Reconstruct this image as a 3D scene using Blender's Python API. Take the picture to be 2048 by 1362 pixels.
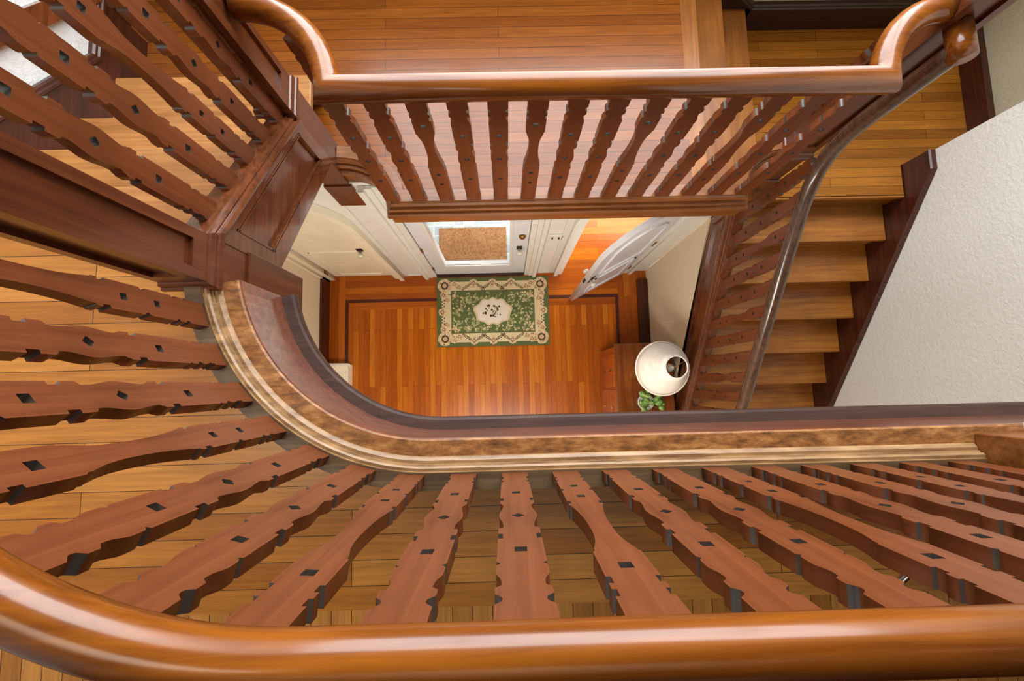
import bpy, bmesh, math, random
from mathutils import Vector, Matrix
random.seed(7)
PI = math.pi
for _o in list(bpy.data.objects):
    bpy.data.objects.remove(_o)
SC = bpy.context.scene
COL = SC.collection

# ------------------------------------------------------------------ camera
# the lens hangs over the stair well, held out past the upper handrail, looking almost straight down
F_PX, NADIR_X, NADIR_Y, YAW = 880.0, 1014.4, 767.2, math.radians(1.49)
nd = Vector(((NADIR_X-1024)/F_PX, -(NADIR_Y-681)/F_PX, 1.0)).normalized()
zup = -nd
xr = Vector((1, 0, 0)); xr = (xr - zup*xr.dot(zup)).normalized()
yr = -(zup.cross(xr))
XA = xr*math.cos(YAW) + yr*math.sin(YAW)
YA = -(zup.cross(XA))
right = Vector((XA[0], YA[0], zup[0])); up = Vector((XA[1], YA[1], zup[1])); fwd = Vector((XA[2], YA[2], zup[2]))
cam_d = bpy.data.cameras.new('camera'); cam = bpy.data.objects.new('camera', cam_d); COL.objects.link(cam)
cam_d.sensor_width = 36.0; cam_d.lens = F_PX/2048*36.0; cam_d.clip_start = 0.02
m = Matrix.Identity(4)
for i in range(3):
    m[i][0] = right[i]; m[i][1] = up[i]; m[i][2] = -fwd[i]
cam.matrix_world = m
SC.camera = cam

# ------------------------------------------------------------------ world, lights, exposure
SC.view_settings.view_transform = 'Standard'
SC.view_settings.look = 'None'
SC.view_settings.gamma = 1.0
SC.view_settings.use_curve_mapping = False
SC.view_settings.exposure = 0.0
w = bpy.data.worlds.new('world'); SC.world = w; w.use_nodes = True
w.node_tree.nodes['Background'].inputs[0].default_value = (1.0, 0.95, 0.88, 1)
w.node_tree.nodes['Background'].inputs[1].default_value = 1.0

def area(name, loc, aim, sx, sy, power, col, spread=180):
    l = bpy.data.lights.new(name, 'AREA'); l.shape = 'RECTANGLE'; l.size = sx; l.size_y = sy
    l.energy = power; l.color = col; l.spread = math.radians(spread)
    o = bpy.data.objects.new(name, l); COL.objects.link(o); o.location = loc
    o.rotation_euler = (Vector(aim)-Vector(loc)).to_track_quat('-Z', 'Y').to_euler()
    return o
area('stair_window_light', (0.5, 2.75, 0.0), (0.4, 0.0, -1.3), 3.6, 2.4, 285, (0.92, 0.96, 1.0))
area('upper_floor_fill', (0.2, -1.05, 1.25), (0.2, -1.0, -3.0), 2.6, 1.1, 2.5, (1.0, 0.88, 0.70), 70)  # added fill for the floor behind the gallery, no fixture there
area('stair_head_fill', (-1.6, -0.1, 1.25), (-1.55, -0.05, -3.0), 0.8, 1.0, 11, (1.0, 0.88, 0.70), 70)  # narrow beam added just to brighten the left upper floor
area('side_fill', (2.55, -0.9, 0.5), (-0.8, 0.2, -1.2), 1.2, 1.2, 1.5, (1.0, 0.92, 0.80))  # weak ambient fill added from the right, stands for no lamp
area('lower_hall_fill', (-0.1, -0.85, -1.78), (0.0, 0.2, -4.59), 1.4, 0.5, 66, (1.0, 0.94, 0.86))  # hidden fill under the gallery, added to brighten the downstairs hall
area('porch_daylight', (-0.3, 3.0, -2.7), (-0.3, 1.5, -4.6), 2.2, 1.2, 70, (0.95, 0.98, 1.0))
area('parlour_daylight', (1.4, 2.5, -3.3), (1.3, 2.2, -4.6), 1.4, 0.9, 42, (1.0, 0.93, 0.8))

# ------------------------------------------------------------------ levels (metres, camera height = 0)
ZG, ZL, ZP, ZU = -4.59, -2.812, -2.278, -1.388
RISE, RUN = 0.178, 0.25
SL = 0.712

# ------------------------------------------------------------------ materials
def srgb(r, g, b):
    f = lambda c: (c/255/12.92) if c/255 <= 0.04045 else ((c/255+0.055)/1.055)**2.4
    return (f(r), f(g), f(b), 1)
def base_mat(name, rough=0.5, spec=0.5, coat=0.0):
    mt = bpy.data.materials.new(name); mt.use_nodes = True
    b = mt.node_tree.nodes['Principled BSDF']
    b.inputs['Roughness'].default_value = rough
    b.inputs['Specular IOR Level'].default_value = spec
    if coat:
        b.inputs['Coat Weight'].default_value = coat; b.inputs['Coat Roughness'].default_value = 0.12
    return mt, mt.node_tree, b
def ramp(nt, stops):
    r = nt.nodes.new('ShaderNodeValToRGB')
    while len(r.color_ramp.elements) < len(stops): r.color_ramp.elements.new(0.5)
    for e, (p, c) in zip(r.color_ramp.elements, stops): e.position = p; e.color = c
    return r
def mapping(nt, scale, rot=(0, 0, 0)):
    tc = nt.nodes.new('ShaderNodeTexCoord'); mp = nt.nodes.new('ShaderNodeMapping')
    mp.inputs['Scale'].default_value = scale; mp.inputs['Rotation'].default_value = rot
    nt.links.new(tc.outputs['Object'], mp.inputs['Vector']); return mp
def mixc(nt, fac, a, b, mode='MIX'):
    x = nt.nodes.new('ShaderNodeMix'); x.data_type = 'RGBA'; x.blend_type = mode
    for k, v in ((0, fac), (6, a), (7, b)):
        if hasattr(v, 'links'): nt.links.new(v, x.inputs[k])
        else: x.inputs[k].default_value = v
    return x.outputs[2]
def noise(nt, vec, scale, detail=4, rough=0.55, dist=0.0):
    n = nt.nodes.new('ShaderNodeTexNoise'); n.inputs['Scale'].default_value = scale
    n.inputs['Detail'].default_value = detail; n.inputs['Roughness'].default_value = rough
    n.inputs['Distortion'].default_value = dist
    if vec is not None: nt.links.new(vec, n.inputs['Vector'])
    return n.outputs['Fac']
def bump(nt, b, h, strength, dist=0.01):
    bp = nt.nodes.new('ShaderNodeBump'); bp.inputs['Strength'].default_value = strength; bp.inputs['Distance'].default_value = dist
    nt.links.new(h, bp.inputs['Height']); nt.links.new(bp.outputs[0], b.inputs['Normal'])
def wood(name, dark, light, grain='Z', rough=0.4, coat=0.0, wear=0.0, spec=0.36):
    mt, nt, b = base_mat(name, rough, spec, coat)
    s = {'X': (2, 45, 45), 'Y': (45, 2, 45), 'Z': (45, 45, 2)}[grain]
    mp = mapping(nt, s)
    f = noise(nt, mp.outputs[0], 1.0, 5, 0.6, 0.6)
    r = ramp(nt, [(0.3, srgb(*dark)), (0.7, srgb(*light))]); nt.links.new(f, r.inputs[0])
    mp2 = mapping(nt, (1, 1, 1)); f2 = noise(nt, mp2.outputs[0], 3.5, 3)
    r2 = ramp(nt, [(0.3, (0.72, 0.70, 0.68, 1)), (0.75, (1.12, 1.1, 1.08, 1))]); nt.links.new(f2, r2.inputs[0])
    out = mixc(nt, 1.0, r.outputs[0], r2.outputs[0], 'MULTIPLY')
    nt.links.new(out, b.inputs['Base Color'])
    return mt
def planks(name, cols, along='X', width=0.07, length=0.9, rough=0.32, gap=(25, 10, 3), grain=0.35, spec=0.36, coat=0.0):
    mt, nt, b = base_mat(name, rough, spec, coat)
    rot = (0, 0, 0) if along == 'X' else (0, 0, PI/2)
    mp = mapping(nt, (1, 1, 1), rot)
    br = nt.nodes.new('ShaderNodeTexBrick'); nt.links.new(mp.outputs[0], br.inputs['Vector'])
    br.offset = 0.37; br.inputs['Scale'].default_value = 1.0
    br.inputs['Brick Width'].default_value = length; br.inputs['Row Height'].default_value = width
    br.inputs['Mortar Size'].default_value = 0.0011; br.inputs['Mortar Smooth'].default_value = 0.2; br.inputs['Bias'].default_value = 0.0
    br.inputs['Color1'].default_value = (0, 0, 0, 1); br.inputs['Color2'].default_value = (1, 1, 1, 1); br.inputs['Mortar'].default_value = (0.5, 0.5, 0.5, 1)
    r = ramp(nt, [(i/(len(cols)-1), srgb(*c)) for i, c in enumerate(cols)]); nt.links.new(br.outputs['Color'], r.inputs[0])
    s = (3, 60, 60) if along == 'X' else (60, 3, 60)
    mp2 = mapping(nt, s); f = noise(nt, mp2.outputs[0], 1.0, 6, 0.62, 0.8)
    r2 = ramp(nt, [(0.28, (1-grain, 1-grain*1.1, 1-grain*1.25, 1)), (0.7, (1.1, 1.08, 1.05, 1))]); nt.links.new(f, r2.inputs[0])
    c = mixc(nt, 1.0, r.outputs[0], r2.outputs[0], 'MULTIPLY')
    c = mixc(nt, br.outputs['Fac'], c, srgb(*gap))
    nt.links.new(c, b.inputs['Base Color'])
    return mt
def plain(name, col, rough=0.5, metal=0.0, spec=0.5):
    mt, nt, b = base_mat(name, rough, spec)
    mp = mapping(nt, (1, 1, 1)); f = noise(nt, mp.outputs[0], 9, 3)
    c = srgb(*col)
    r = ramp(nt, [(0.2, tuple(x*0.93 for x in c[:3])+(1,)), (0.8, tuple(min(1, x*1.05) for x in c[:3])+(1,))])
    nt.links.new(f, r.inputs[0]); nt.links.new(r.outputs[0], b.inputs['Base Color'])
    b.inputs['Metallic'].default_value = metal
    return mt
def stucco(name, col, strength=0.5, scale=38):
    mt, nt, b = base_mat(name, 0.75, 0.3)
    mp = mapping(nt, (1, 1, 1)); f = noise(nt, mp.outputs[0], scale, 9, 0.68, 0.15)
    c = srgb(*col); r = ramp(nt, [(0.2, tuple(x*0.9 for x in c[:3])+(1,)), (0.7, c)])
    nt.links.new(f, r.inputs[0]); nt.links.new(r.outputs[0], b.inputs['Base Color'])
    bump(nt, b, f, strength, 0.02)
    return mt
M = {}
M['baluster'] = wood('baluster_wood', (100, 51, 24), (126, 69, 38), 'Z', 0.36)
M['cut'] = plain('cut_edge_painted_sheen', (74, 64, 56), 0.28, 0.0, 1.0)  # glossy grey put in for the sky sheen on baluster cuts
M['rail'] = wood('handrail_wood', (104, 52, 10), (152, 86, 22), 'X', 0.25, 0.3)
M['rail_y'] = wood('handrail_wood_slope', (62, 44, 34), (104, 74, 56), 'Y', 0.26, 0.5)
M['mahog_z'] = wood('mahogany_upright', (78, 38, 20), (112, 60, 32), 'Z', 0.30, 0.35)
M['mahog_x'] = wood('mahogany_along_x', (104, 58, 24), (150, 92, 44), 'X', 0.32, 0.3)
M['mahog_y'] = wood('mahogany_along_y', (86, 43, 22), (124, 70, 38), 'Y', 0.24, 0.6)
M['mahog_gloss'] = wood('fascia_wood', (96, 50, 34), (140, 82, 58), 'X', 0.30, 0.5)
M['shoe'] = wood('curb_wood', (70, 52, 34), (112, 86, 58), 'X', 0.5, 0.0)
M['dark_sill'] = wood('dark_sill_wood', (54, 31, 22), (80, 52, 40), 'X', 0.5, 0.0)
M['dark_y'] = wood('dark_skirting_wood', (48, 20, 10), (84, 38, 20), 'Y', 0.38, 0.2)
M['dark_x'] = wood('dark_skirting_wood_x', (34, 14, 8), (62, 28, 16), 'X', 0.4, 0.1)
M['oak_up'] = planks('oak_floor_upper', [(150, 92, 30), (166, 108, 42), (184, 126, 58)], 'X', 0.074, 1.3)
M['oak_up_y'] = planks('oak_floor_border', [(150, 98, 40), (172, 118, 55), (185, 130, 66)], 'Y', 0.06, 1.0)
M['oak_plat'] = planks('oak_floor_platform', [(128, 68, 16), (138, 76, 20), (148, 84, 26)], 'X', 0.062, 1.7, 0.24)
M['oak_land'] = planks('oak_floor_landing', [(130, 76, 16), (152, 94, 24), (170, 108, 34)], 'X', 0.066, 1.1, 0.25)
M['tread_x'] = wood('oak_tread', (136, 80, 26), (178, 116, 48), 'X', 0.32, 0.1)
M['tread_left'] = wood('oak_tread_pale', (146, 94, 46), (190, 134, 74), 'X', 0.34, 0.1)
M['tread_y'] = wood('oak_tread_across', (132, 76, 24), (168, 106, 42), 'Y', 0.34, 0.1)
M['fir_y'] = planks('fir_floor', [(166, 82, 4), (182, 95, 8), (204, 120, 24)], 'Y', 0.057, 1.6, 0.3, (70, 24, 4))
M['fir_by'] = planks('fir_border', [(156, 74, 4), (170, 86, 8), (186, 102, 16)], 'Y', 0.07, 2.4, 0.3, (70, 24, 4))
M['fir_bx'] = planks('fir_border_x', [(158, 76, 4), (172, 88, 8), (188, 104, 16)], 'X', 0.07, 2.0, 0.3, (70, 24, 4))
M['fir_parlour'] = planks('fir_parlour', [(190, 96, 12), (214, 120, 20), (228, 138, 34)], 'X', 0.075, 1.6, 0.25, (110, 50, 8))
M['inlay'] = plain('dark_inlay', (70, 22, 8), 0.35)
M['stucco'] = stucco('plaster_stucco', (226, 223, 214), 0.45, 42)
M['stucco_left'] = stucco('plaster_left', (226, 228, 226), 0.5, 26)
M['stucco_recess'] = stucco('plaster_recess', (196, 186, 158), 0.35, 60)
M['plaster'] = stucco('plaster_smooth', (224, 208, 180), 0.2, 50)
M['paint'] = plain('white_paint', (226, 226, 218), 0.35)
M['cream'] = plain('cream_paint', (238, 230, 206), 0.38)
M['door_paint'] = plain('cool_white_paint', (222, 226, 232), 0.3)
M['brass'] = plain('aged_brass', (150, 110, 55), 0.3, 0.9)
M['black'] = plain('black_iron', (30, 28, 26), 0.4, 0.3)
M['steel'] = plain('bright_steel', (225, 225, 228), 0.18, 1.0)
M['crystal'] = plain('pale_glass_knob', (215, 210, 195), 0.12)
def worn():
    mt, nt, b = base_mat('worn_ledge_wood', 0.45, 0.4)
    mp = mapping(nt, (5, 14, 14)); f = noise(nt, mp.outputs[0], 3.0, 9, 0.72, 0.2)
    r = ramp(nt, [(0.32, srgb(74, 44, 24)), (0.5, srgb(140, 90, 44)), (0.7, srgb(186, 134, 78))]); nt.links.new(f, r.inputs[0])
    nt.links.new(r.outputs[0], b.inputs['Base Color']); return mt
M['worn'] = worn()
def moulding_worn():
    mt, nt, b = base_mat('rubbed_moulding_wood', 0.42, 0.5)
    mp = mapping(nt, (5, 30, 30)); f = noise(nt, mp.outputs[0], 1.5, 6, 0.6)
    r = ramp(nt, [(0.3, srgb(112, 78, 46)), (0.7, srgb(176, 138, 92))]); nt.links.new(f, r.inputs[0])
    nt.links.new(r.outputs[0], b.inputs['Base Color']); return mt
M['rubbed'] = moulding_worn()
def glass():
    mt = bpy.data.materials.new('window_glass'); mt.use_nodes = True; nt = mt.node_tree
    for n in list(nt.nodes):
        if n.type == 'BSDF_PRINCIPLED': nt.nodes.remove(n)
    out = nt.nodes['Material Output']; t = nt.nodes.new('ShaderNodeBsdfTransparent'); g = nt.nodes.new('ShaderNodeBsdfGlossy')
    g.inputs['Roughness'].default_value = 0.02
    mx = nt.nodes.new('ShaderNodeMixShader'); mx.inputs[0].default_value = 0.07; nt.links.new(t.outputs[0], mx.inputs[1]); nt.links.new(g.outputs[0], mx.inputs[2])
    nt.links.new(mx.outputs[0], out.inputs[0]); return mt
M['glass'] = glass()
def tiles():
    mt, nt, b = base_mat('porch_tile', 0.35)
    mp = mapping(nt, (1, 1, 1)); br = nt.nodes.new('ShaderNodeTexBrick'); nt.links.new(mp.outputs[0], br.inputs['Vector'])
    br.offset = 0.0; br.inputs['Scale'].default_value = 1; br.inputs['Brick Width'].default_value = 0.108; br.inputs['Row Height'].default_value = 0.108
    br.inputs['Mortar Size'].default_value = 0.004
    br.inputs['Color1'].default_value = srgb(196, 214, 208); br.inputs['Color2'].default_value = srgb(168, 180, 190); br.inputs['Mortar'].default_value = srgb(240, 240, 238)
    nt.links.new(br.outputs['Color'], b.inputs['Base Color']); return mt
M['tile'] = tiles()
def coir():
    mt, nt, b = base_mat('coir_mat', 0.95, 0.1)
    mp = mapping(nt, (1, 1, 1)); f = noise(nt, mp.outputs[0], 160, 4)
    f2 = noise(nt, mp.outputs[0], 55, 5)
    r = ramp(nt, [(0.3, srgb(138, 92, 54)), (0.7, srgb(186, 138, 94))]); nt.links.new(f2, r.inputs[0])
    nt.links.new(r.outputs[0], b.inputs['Base Color']); bump(nt, b, f, 0.6); return mt
M['coir'] = coir()
def attr_mat(name, rough=0.9):
    mt, nt, b = base_mat(name, rough, 0.15)
    a = nt.nodes.new('ShaderNodeAttribute'); a.attribute_name = 'pile'
    mp = mapping(nt, (1, 1, 1)); f = noise(nt, mp.outputs[0], 300, 2)
    r = ramp(nt, [(0.3, (0.82, 0.82, 0.82, 1)), (0.7, (1.08, 1.08, 1.08, 1))]); nt.links.new(f, r.inputs[0])
    nt.links.new(mixc(nt, 1.0, a.outputs['Color'], r.outputs[0], 'MULTIPLY'), b.inputs['Base Color']); return mt
M['rug'] = attr_mat('rug_pile')
def shade_mat():
    mt, nt, b = base_mat('lamp_shade_cloth', 0.8, 0.1)
    mp = mapping(nt, (1, 1, 1)); f = noise(nt, mp.outputs[0], 30, 4)
    r = ramp(nt, [(0.3, srgb(238, 228, 214)), (0.7, srgb(246, 240, 230))]); nt.links.new(f, r.inputs[0]); nt.links.new(r.outputs[0], b.inputs['Base Color'])
    return mt
M['shade'] = shade_mat()
def leaf_mat():
    mt, nt, b = base_mat('leaf', 0.4)
    mp = mapping(nt, (1, 1, 1)); f = noise(nt, mp.outputs[0], 22, 3)
    r = ramp(nt, [(0.35, srgb(66, 104, 40)), (0.55, srgb(120, 156, 70)), (0.72, srgb(202, 214, 150))]); nt.links.new(f, r.inputs[0])
    nt.links.new(r.outputs[0], b.inputs['Base Color']); return mt
M['leaf'] = leaf_mat()
M['chest_front'] = wood('chest_front_wood', (158, 72, 5), (184, 92, 12), 'Z', 0.3, 0.2)
M['chest_top'] = wood('chest_top_wood', (92, 44, 12), (134, 72, 24), 'Y', 0.28, 0.2)

# ------------------------------------------------------------------ object helpers
def link(name, me, mt, parent=None):
    o = bpy.data.objects.new(name, me); COL.objects.link(o)
    for x in (mt if isinstance(mt, (list, tuple)) else [mt]): me.materials.append(x)
    if parent is not None: o.parent = parent
    return o
def obj(name, bm, mt, parent=None, smooth=False, bevel=0.0):
    bmesh.ops.recalc_face_normals(bm, faces=bm.faces)
    me = bpy.data.meshes.new(name); bm.to_mesh(me); bm.free()
    if smooth:
        for p in me.polygons: p.use_smooth = True
    o = link(name, me, mt, parent)
    if bevel:
        md = o.modifiers.new('bevel', 'BEVEL'); md.width = bevel; md.segments = 2; md.limit_method = 'ANGLE'
    return o
def tag(o, label, cat, group=None, kind=None):
    o['label'] = label; o['category'] = cat
    if group: o['group'] = group
    if kind: o['kind'] = kind
    return o
def struct(o):
    o['kind'] = 'structure'; return o
def thing(name, loc, label, cat, group=None):
    o = bpy.data.objects.new(name, None); COL.objects.link(o); o.location = loc; o.empty_display_size = 0.1
    return tag(o, label, cat, group or {'staircase': 'flights of wooden steps', 'railing': 'fretwork stair railings', 'post': 'square newel posts'}.get(cat))
def BM(): return bmesh.new()
def box(bm, x0, x1, y0, y1, z0, z1, mi=0):
    v = [bm.verts.new(p) for p in ((x0,y0,z0),(x1,y0,z0),(x1,y1,z0),(x0,y1,z0),(x0,y0,z1),(x1,y0,z1),(x1,y1,z1),(x0,y1,z1))]
    fs = [bm.faces.new([v[i] for i in q]) for q in ((3,2,1,0),(4,5,6,7),(0,1,5,4),(1,2,6,5),(2,3,7,6),(3,0,4,7))]
    for f in fs: f.material_index = mi
    return bm
def prism(bm, pts, axis, a, b):
    """polygon pts in the two other axes, extruded along axis between a and b"""
    def P(p, t):
        if axis == 'x': return (t, p[0], p[1])
        if axis == 'y': return (p[0], t, p[1])
        return (p[0], p[1], t)
    A = [bm.verts.new(P(p, a)) for p in pts]; B = [bm.verts.new(P(p, b)) for p in pts]
    n = len(pts)
    bm.faces.new(A[::-1]); bm.faces.new(B)
    for i in range(n): bm.faces.new((A[i], A[(i+1) % n], B[(i+1) % n], B[i]))
    return bm
def sweep(bm, path, prof, mi=0):
    """profile (n, dz) swept along a plan path with mitred corners; n is to the left of travel"""
    rings = []
    N = len(path)
    for i, p in enumerate(path):
        d0 = Vector((path[i][0]-path[i-1][0], path[i][1]-path[i-1][1])).normalized() if i > 0 else None
        d1 = Vector((path[i+1][0]-path[i][0], path[i+1][1]-path[i][1])).normalized() if i < N-1 else None
        if d0 is None: d0 = d1
        if d1 is None: d1 = d0
        n0 = Vector((-d0.y, d0.x)); n1 = Vector((-d1.y, d1.x))
        nn = (n0+n1).normalized(); k = 1.0/max(0.3, nn.dot(n0))
        rings.append([bm.verts.new((p[0]+nn.x*k*q[0], p[1]+nn.y*k*q[0], p[2]+q[1])) for q in prof])
    L = len(prof)
    for a, b in zip(rings, rings[1:]):
        for j in range(L):
            bm.faces.new((a[j], a[(j+1) % L], b[(j+1) % L], b[j])).material_index = mi
    bm.faces.new(rings[0][::-1]); bm.faces.new(rings[-1])
    return bm
def tube(bm, path, r, seg=12, flat=1.0):
    pts = [Vector(p) for p in path]; rings = []
    t0 = (pts[1]-pts[0]).normalized(); ref = Vector((1, 0, 0)) if abs(t0.x) < 0.9 else Vector((0, 1, 0))
    nrm = (ref - t0*ref.dot(t0)).normalized()
    for i, p in enumerate(pts):
        a = (pts[i]-pts[i-1]).normalized() if i > 0 else t0
        b = (pts[i+1]-pts[i]).normalized() if i < len(pts)-1 else a
        t = (a+b).normalized(); nrm = (nrm - t*nrm.dot(t)).normalized(); bi = t.cross(nrm)
        rr = r[i] if isinstance(r, (list, tuple)) else r
        rings.append([bm.verts.new(p + (nrm*math.cos(2*PI*j/seg) + bi*math.sin(2*PI*j/seg)*flat)*rr) for j in range(seg)])
    for a, b in zip(rings, rings[1:]):
        for j in range(seg): bm.faces.new((a[j], a[(j+1) % seg], b[(j+1) % seg], b[j]))
    bm.faces.new(rings[0][::-1]); bm.faces.new(rings[-1])
    return bm
def lathe(bm, prof, cx=0, cy=0, seg=24, cap=True):
    rings = [[bm.verts.new((cx+r*math.cos(2*PI*j/seg), cy+r*math.sin(2*PI*j/seg), z)) for j in range(seg)] for r, z in prof]
    for a, b in zip(rings, rings[1:]):
        for j in range(seg): bm.faces.new((a[j], a[(j+1) % seg], b[(j+1) % seg], b[j]))
    if cap:
        bm.faces.new(rings[0][::-1]); bm.faces.new(rings[-1])
    return bm
def outline_mesh(name, outer, holes, half, bevel=0.0):
    """2-D outline with holes, extruded to +-half, returned as a mesh in the XY plane"""
    cu = bpy.data.curves.new(name+'_outline', 'CURVE'); cu.dimensions = '2D'; cu.fill_mode = 'BOTH'; cu.extrude = half
    cu.bevel_depth = bevel; cu.bevel_resolution = 1; cu.offset = -bevel
    for loop in [outer]+holes:
        s = cu.splines.new('POLY'); s.points.add(len(loop)-1); s.use_cyclic_u = True
        for p, q in zip(s.points, loop): p.co = (q[0], q[1], 0, 1)
    t = bpy.data.objects.new('outline', cu); COL.objects.link(t)
    bpy.context.view_layer.update()
    me = bpy.data.meshes.new_from_object(t.evaluated_get(bpy.context.evaluated_depsgraph_get()))
    bpy.data.objects.remove(t); bpy.data.curves.remove(cu)
    me.name = name
    return me
def stand_up(me, axis='y'):
    """XY outline mesh -> XZ plane (thickness along Y) or YZ plane (thickness along X)"""
    for v in me.vertices:
        x, y, z = v.co
        v.co = (x, -z, y) if axis == 'y' else (z, x, y)
    return me

# ------------------------------------------------------------------ fretwork balusters
BL = 0.82
def arc_pts(cx, cy, r, a0, a1, n=5):
    return [(cx+r*math.cos(math.radians(a0+(a1-a0)*i/n)), cy+r*math.sin(math.radians(a0+(a1-a0)*i/n))) for i in range(n+1)]
def smooth(h0, w0, h1, w1, n=6):
    return [(w0+(w1-w0)*(0.5-0.5*math.cos(PI*i/n)), h0+(h1-h0)*i/n) for i in range(n+1)]
W = 0.0365
def half_A():
    e = [(W, 0.0), (W, .052), (W-.005, .052), (W-.005, .062), (W-.001, .062)]
    e += smooth(.066, W-.006, .088, W-.001, 4) + [(W-.001, .100)] + arc_pts(W, .110, .007, 270, 90, 4)[1:-1] + [(W, .120)]
    e += [(W, .140), (W-.004, .143), (W, .147), (W, .284), (W-.0075, .284), (W-.0075, .304), (W, .304), (W, .326)]
    e += [(W-.003, .330), (W-.004, .336)] + smooth(.342, W-.0075, .412, W+.0005, 6) + smooth(.412, W+.0005, .474, W-.0085, 6)[1:] + [(W-.0085, .482)]
    e += [(W-.001, .488), (W, .492), (W, .517), (W-.008, .517), (W-.008, .540), (W, .540)]
    e += [(W, .637), (W-.006, .642), (W-.001, .647)] + smooth(.653, W, .670, W, 2) + smooth(.670, W, .702, W-.008, 6)[1:] + [(W-.008, .710)]
    e += [(W, .717), (W, .734)] + arc_pts(W, .747, .010, 270, 90, 6)[1:-1] + [(W, .760), (W, BL)]
    return e
def half_B():
    e = [(W, 0.0), (W, .075), (W-.005, .075), (W-.005, .088), (W, .088), (W, .112), (W-.005, .112), (W-.005, .124), (W, .124)]
    e += [(W, .210)] + arc_pts(W, .219, .007, 270, 90, 4)[1:-1] + [(W, .228), (W, .322), (W-.007, .322), (W-.007, .340), (W-.001, .340), (W-.001, .352)]
    e += arc_pts(W-.006, .352, .005, 0, 90, 3)
    n = 9
    for i in range(n+1):
        h = .362+(.590-.362)*i/n; t = (h-.362)/.228
        e.append((.0195+.0125*(abs(t-.62)/.62)**2.2 if t < .62 else .0195+.011*((t-.62)/.38)**2.6, h))
    e += [(W-.004, .595), (W-.004, .604), (W, .609), (W, .694), (W-.007, .694), (W-.007, .713), (W, .713), (W, .730), (W-.006, .730), (W-.006, .748), (W, .748), (W, BL)]
    return e
def sq(h, s=.0098): return [(-s, h-s), (s, h-s), (s, h+s), (-s, h+s)]
def quatre(h):
    pts = []
    for a in (0, 90, 180, 270):
        cx, cy = .0072*math.cos(math.radians(a)), h+.0072*math.sin(math.radians(a))
        pts += arc_pts(cx, cy, .0052, a-80, a+80, 4)
    return pts
def baluster_mesh(name, kind, scale=1.0):
    e = half_A() if kind == 'A' else half_B()
    outer = e + [(-x, y) for x, y in reversed(e)]
    holes = [sq(.232), quatre(.413), sq(.589)] if kind == 'A' else [sq(.181, .0085), sq(.280, .009), sq(.659)]
    me = outline_mesh(name, outer, holes, .0145, .0)
    if scale != 1.0:
        for v in me.vertices: v.co.y *= scale
    stand_up(me, 'y')
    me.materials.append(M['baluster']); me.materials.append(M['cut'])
    for p in me.polygons:      # pierced holes and up-facing notch faces, reflected sky painted in as grey
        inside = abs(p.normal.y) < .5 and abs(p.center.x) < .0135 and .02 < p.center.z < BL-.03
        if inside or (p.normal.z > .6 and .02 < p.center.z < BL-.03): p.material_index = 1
    return me
BAL = {'A': baluster_mesh('baluster_quatrefoil', 'A'), 'B': baluster_mesh('baluster_waisted', 'B')}
BALS = {'A': baluster_mesh('baluster_quatrefoil_stair', 'A', 0.90), 'B': baluster_mesh('baluster_waisted_stair', 'B', 0.90)}
BALT = {'A': baluster_mesh('baluster_quatrefoil_turn', 'A', 1.0)}
def baluster(meshes, kind, loc, rz, parent):
    o = bpy.data.objects.new('baluster', meshes[kind]); COL.objects.link(o)
    o.location = Vector(loc)-parent.location; o.rotation_euler = (0, 0, rz); o.parent = parent
    return o
def shift(o, parent):
    """part built in room coordinates, hung on a thing that stands elsewhere"""
    o.parent = parent; o.location = -parent.location
    return o

# moulded profiles, n towards the well, dz from the baluster foot
SHOE = [(-.032, -.088), (-.032, 0), (.019, 0), (.019, -.088)]
CURB = [(.0, -.088), (.0, -.002), (.021, -.002), (.022, -.005), (.031, -.004), (.036, -.009), (.035, -.017), (.041, -.019), (.041, -.024), (.050, -.024), (.058, -.030), (.062, -.036), (.062, -.075), (-.02, -.088)]
def rail_prof(rw, rh, under=True):
    pr = []
    for i in range(15):
        a = -0.12*PI + (1.24*PI)*i/14
        pr.append((rw*math.cos(a), rh*math.sin(a)))
    pr += [(-rw*.80, -rh*.62), (-rw*.74, -rh*.80), (rw*.74, -rh*.80), (rw*.80, -rh*.62)]
    return pr

# ------------------------------------------------------------------ gallery railing (nearest, curved)
GC, GR = (-0.227, 0.440), 0.710
ZC = -1.30
def gal_path(z, x1=1.40, a0=190.0, n=26):
    p = [(GC[0]+GR*math.cos(math.radians(a0+(270-a0)*i/n)), GC[1]+GR*math.sin(math.radians(a0+(270-a0)*i/n)), z) for i in range(n+1)]
    return p + [(0.5, -.271, z), (x1, -.275, z)]
gal = thing('gallery_railing', (0.0, -.256, ZU), 'curved upstairs railing nearest the camera with fretwork balusters and a thick orange handrail', 'railing', None)
shift(obj('curb', sweep(BM(), gal_path(ZC), SHOE), M['shoe']), gal)
shift(obj('curb_moulding', sweep(BM(), gal_path(ZC), CURB), M['rubbed'], None, False), gal)
GP2 = gal_path(ZC, 2.73)
shift(obj('ledge', sweep(BM(), GP2, [(-.01, -.040), (.058, -.034), (.106, -.036), (.111, -.041), (-.01, -.055)]), M['worn']), gal)
shift(obj('fascia', sweep(BM(), GP2, [(0.0, -.056), (.111, -.041), (.113, -.047), (.113, -.305), (0.0, -.305)]), M['mahog_gloss']), gal)
shift(obj('lower_moulding', sweep(BM(), GP2, [(0.0, -.290), (.113, -.290), (.146, -.298), (.154, -.302), (.158, -.310), (.156, -.335), (.135, -.345), (0.0, -.345)]), M['dark_sill'], None), gal)
RZ = -.452
shift(obj('handrail', sweep(BM(), [(p[0]+.040*max(0, min(1, (-.1-p[0])/.5)), p[1]+.009, RZ) for p in gal_path(RZ, 1.40, 190, 40)], rail_prof(.029, .029)), M['rail'], None, True), gal)
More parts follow.
